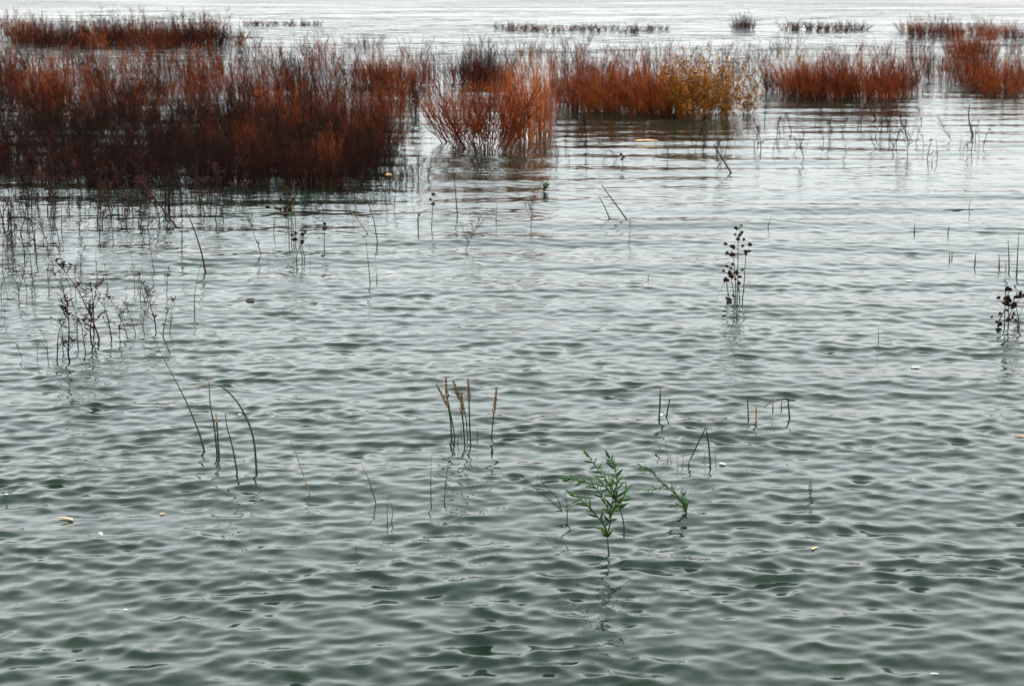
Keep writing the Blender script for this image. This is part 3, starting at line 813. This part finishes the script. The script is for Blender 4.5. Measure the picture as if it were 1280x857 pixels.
def willow(base_xy, branches, label, leaf_step=4.2, leaf_px=(8, 15), seed=1, sparse=0.0):
    B = ground(*base_xy); ps = px_size(B.y)
    root = empty('willow_sapling', B)
    q = random.Random(seed)
    for bi, (pts, w, l0) in enumerate(branches):
        Y0 = B.y + q.uniform(-.05, .05)
        L3 = []
        dy = q.uniform(-.25, .25)
        for i, p in enumerate(pts):
            P = at(p[0], p[1], B.y + (dy * .5 * i / len(pts)))
            L3.append(P - B)
        n = 14
        path = smooth_path(L3, n)
        if L3[0].z < .02: path = [path[0] + Vector((0, 0, -.2))] + path
        r = w * .5 * ps
        m = MB(); m.tube(path, [r * (1 - .7 * i / (len(path) - 1)) for i in range(len(path))], 5)
        br = link('branch', m.build('branch', M['willow_stem']), root)
        ln = sum((path[i + 1] - path[i]).length for i in range(len(path) - 1))
        nl = max(2, int(ln / (leaf_step * ps)))
        for j in range(nl):
            t = l0 + (1 - l0) * (j + .5) / nl
            if q.random() < sparse: continue
            u = t * (len(path) - 1); k = min(int(u), len(path) - 2)
            o = path[k].lerp(path[k + 1], u - k)
            if o.z < .01: continue
            ax = (path[k + 1] - path[k]).normalized()
            az = j * 2.4 + q.uniform(-.5, .5)
            s1 = ax.cross(Vector((0, 1, 0))).normalized(); s2 = ax.cross(s1)
            d = (ax * q.uniform(.5, 1.1) + (s1 * math.cos(az) + s2 * math.sin(az)) * .75 + Vector((0, 0, q.uniform(-.25, .15)))).normalized()
            lf = link('leaf', q.choice(LEAVES), br, o)
            s = q.uniform(*leaf_px) * ps * (1 - .25 * t)
            lf.scale = (s, s, s)
            lf.rotation_euler = d.to_track_quat('Z', 'Y').to_euler()
        tl = link('leaf', q.choice(LEAVES), br, path[-1]); s = leaf_px[1] * .85 * ps
        tl.scale = (s, s, s); tl.rotation_euler = (path[-1] - path[-2]).to_track_quat('Z', 'Y').to_euler()
    tag(root, label, 'sapling', 'willow saplings')
    return root

willow((761.4, 693), [
    ([(761.4, 693), (760, 680), (759, 669)], 2.6, .9),
    ([(759, 669), (753, 653), (739, 637), (729, 627), (718, 619)], 2.0, .1),
    ([(759, 669), (763, 652), (762, 641), (753, 621), (743, 607.5), (729, 600.6), (710, 597.6)], 2.2, .15),
    ([(762, 645), (770, 630), (767, 615), (759, 601.6), (748, 587.7), (737, 572)], 2.2, .1),
    ([(780, 672), (780, 655), (775, 635), (771, 622), (771, 596), (768, 582), (763, 573)], 2.2, .3),
    ([(775, 637), (777, 626), (781, 618), (784, 612)], 1.6, .2),
    ([(762, 641), (766, 624), (764, 612), (762, 603)], 1.6, .1),
    ([(771, 622), (760, 612), (752, 603)], 1.5, .1)],
    'largest leafy green willow sapling in the foreground', seed=11, leaf_step=3.4, leaf_px=(10, 19))
willow((709, 649), [
    ([(709, 649), (709, 634), (707.4, 620)], 1.7, .3),
    ([(703, 640), (700, 636), (686, 623.5), (668, 609.5), (656, 598)], 1.6, .1),
    ([(703, 640), (697, 623), (684, 609.5), (676, 599)], 1.4, .2)],
    'thin nearly leafless willow sprout left of the leafy sapling', seed=5, leaf_step=7, leaf_px=(6, 11), sparse=.35)
willow((859, 643), [
    ([(859, 643), (854, 629), (842, 615), (828, 603.5), (816.5, 590.6), (803, 583)], 2.6, .1),
    ([(858, 641), (856, 628), (854, 615)], 1.6, .1),
    ([(850, 624), (842, 612), (840, 606)], 1.6, .1),
    ([(832, 607), (822, 610), (812, 612)], 1.4, .2),
    ([(855, 634), (848, 631), (840, 632)], 1.4, .2)],
    'leafy willow shoot arching left, right of the leafy sapling', seed=8, leaf_step=2.8, leaf_px=(6, 12))
willow((1013.4, 621), [([(1013.4, 621), (1013, 611), (1013.4, 601)], 1.4, .2)], 'very small green sprig right of the willow saplings', seed=3, leaf_px=(4, 8))
willow((680, 240), [([(680, 239), (681, 234), (680, 230)], 1.6, .1), ([(680, 239), (683, 234), (684, 230)], 1.6, .1)], 'tiny bright green sprig in open water below the orange rods', seed=4, leaf_step=2, leaf_px=(5, 8))

# ------------------------------------------------------------------ floating bits
def flotsam(px, py, length, thick, rot, mat, label, name='reed_fragment', cat='debris', bend=.08):
    P = ground(px, py); ps = px_size(P.y)
    P.z = water_z(P.x, P.y) + thick * ps * .2 + .003
    l = length * ps * .5; r = thick * ps * .5
    m = MB()
    m.tube([Vector((-l, 0, 0)), Vector((-l * .4, bend * l, r * .3)), Vector((l * .3, bend * l * .6, r * .2)), Vector((l, -bend * l, 0))], [r * .7, r, r * .95, r * .45], 6)
    o = link(name, m.build(name, M[mat]), None, P)
    o.scale = (1, 1, .55)
    o.rotation_euler = (0, 0, rot)
    tag(o, label, cat)
    return o
flotsam(83, 648, 22, 4.5, -.45, 'straw', 'tan broken reed piece floating at the lower left')
flotsam(126, 670, 10, 5, -1.0, 'chip', 'white chip floating below the tan reed piece', 'white_chip')
flotsam(203, 640.5, 7, 2.5, .1, 'straw', 'small straw bit floating below the bent green reeds')
flotsam(157, 762, 4, 3, 0, 'chip', 'tiny white speck floating at the bottom left', 'white_chip')
flotsam(1018, 686, 13, 3, .9, 'straw', 'pale straw floating at the lower right')
flotsam(1168, 841, 10, 2.5, 0, 'chip', 'small white sliver floating at the bottom right', 'white_chip')
flotsam(903, 580, 9, 4, -.6, 'chip', 'white chip floating beside the folded reed', 'white_chip')
flotsam(826, 521, 5, 6, 0, 'chip', 'white lump at the foot of the cut upright reed', 'white_chip')
flotsam(1145, 458, 12, 3, .2, 'chip', 'faint pale scrap floating at the right middle', 'white_chip')
flotsam(1274, 546, 12, 4, -.4, 'straw', 'tan scrap floating at the right edge')
flotsam(300, 518, 4, 3, 0, 'chip', 'white speck beside the arched reed', 'white_chip')
flotsam(8, 621, 4, 3, 0, 'chip', 'white speck near the left edge in open water', 'white_chip')
flotsam(808, 177, 28, 4, .1, 'straw', 'long tan stick floating before the wide red thicket')
flotsam(486, 222, 7, 9, 0, 'straw', 'bright tan lump at the right end of the dark left thicket')
flotsam(474, 184, 24, 3, 0, 'straw', 'thin tan stick floating beside the orange tipped shrubs')
flotsam(1092, 119, 18, 3.5, 0, 'straw', 'pale stick lodged under the isolated red thicket')
flotsam(299, 54, 5, 6, .5, 'straw', 'bright tan chip at the right tip of the far left thicket')
flotsam(1198, 263, 40, 1.3, .1, 'weed', 'raft of dark plant litter floating at the upper right', 'plant_litter')
flotsam(488, 340, 10, 2.5, .2, 'chip', 'pale scrap floating right of the fine blades', 'white_chip')
flotsam(313, 375, 12, 4, .6, 'weed', 'dark leaf floating left of the low sedge reflection', 'dark_leaf')
flotsam(392, 379, 9, 3, .6, 'weed', 'small dark leaf floating below the low sedge', 'dark_leaf')
flotsam(1136, 353, 6, 2.5, 0, 'chip', 'pale speck in open water right of the tall sedge', 'white_chip')
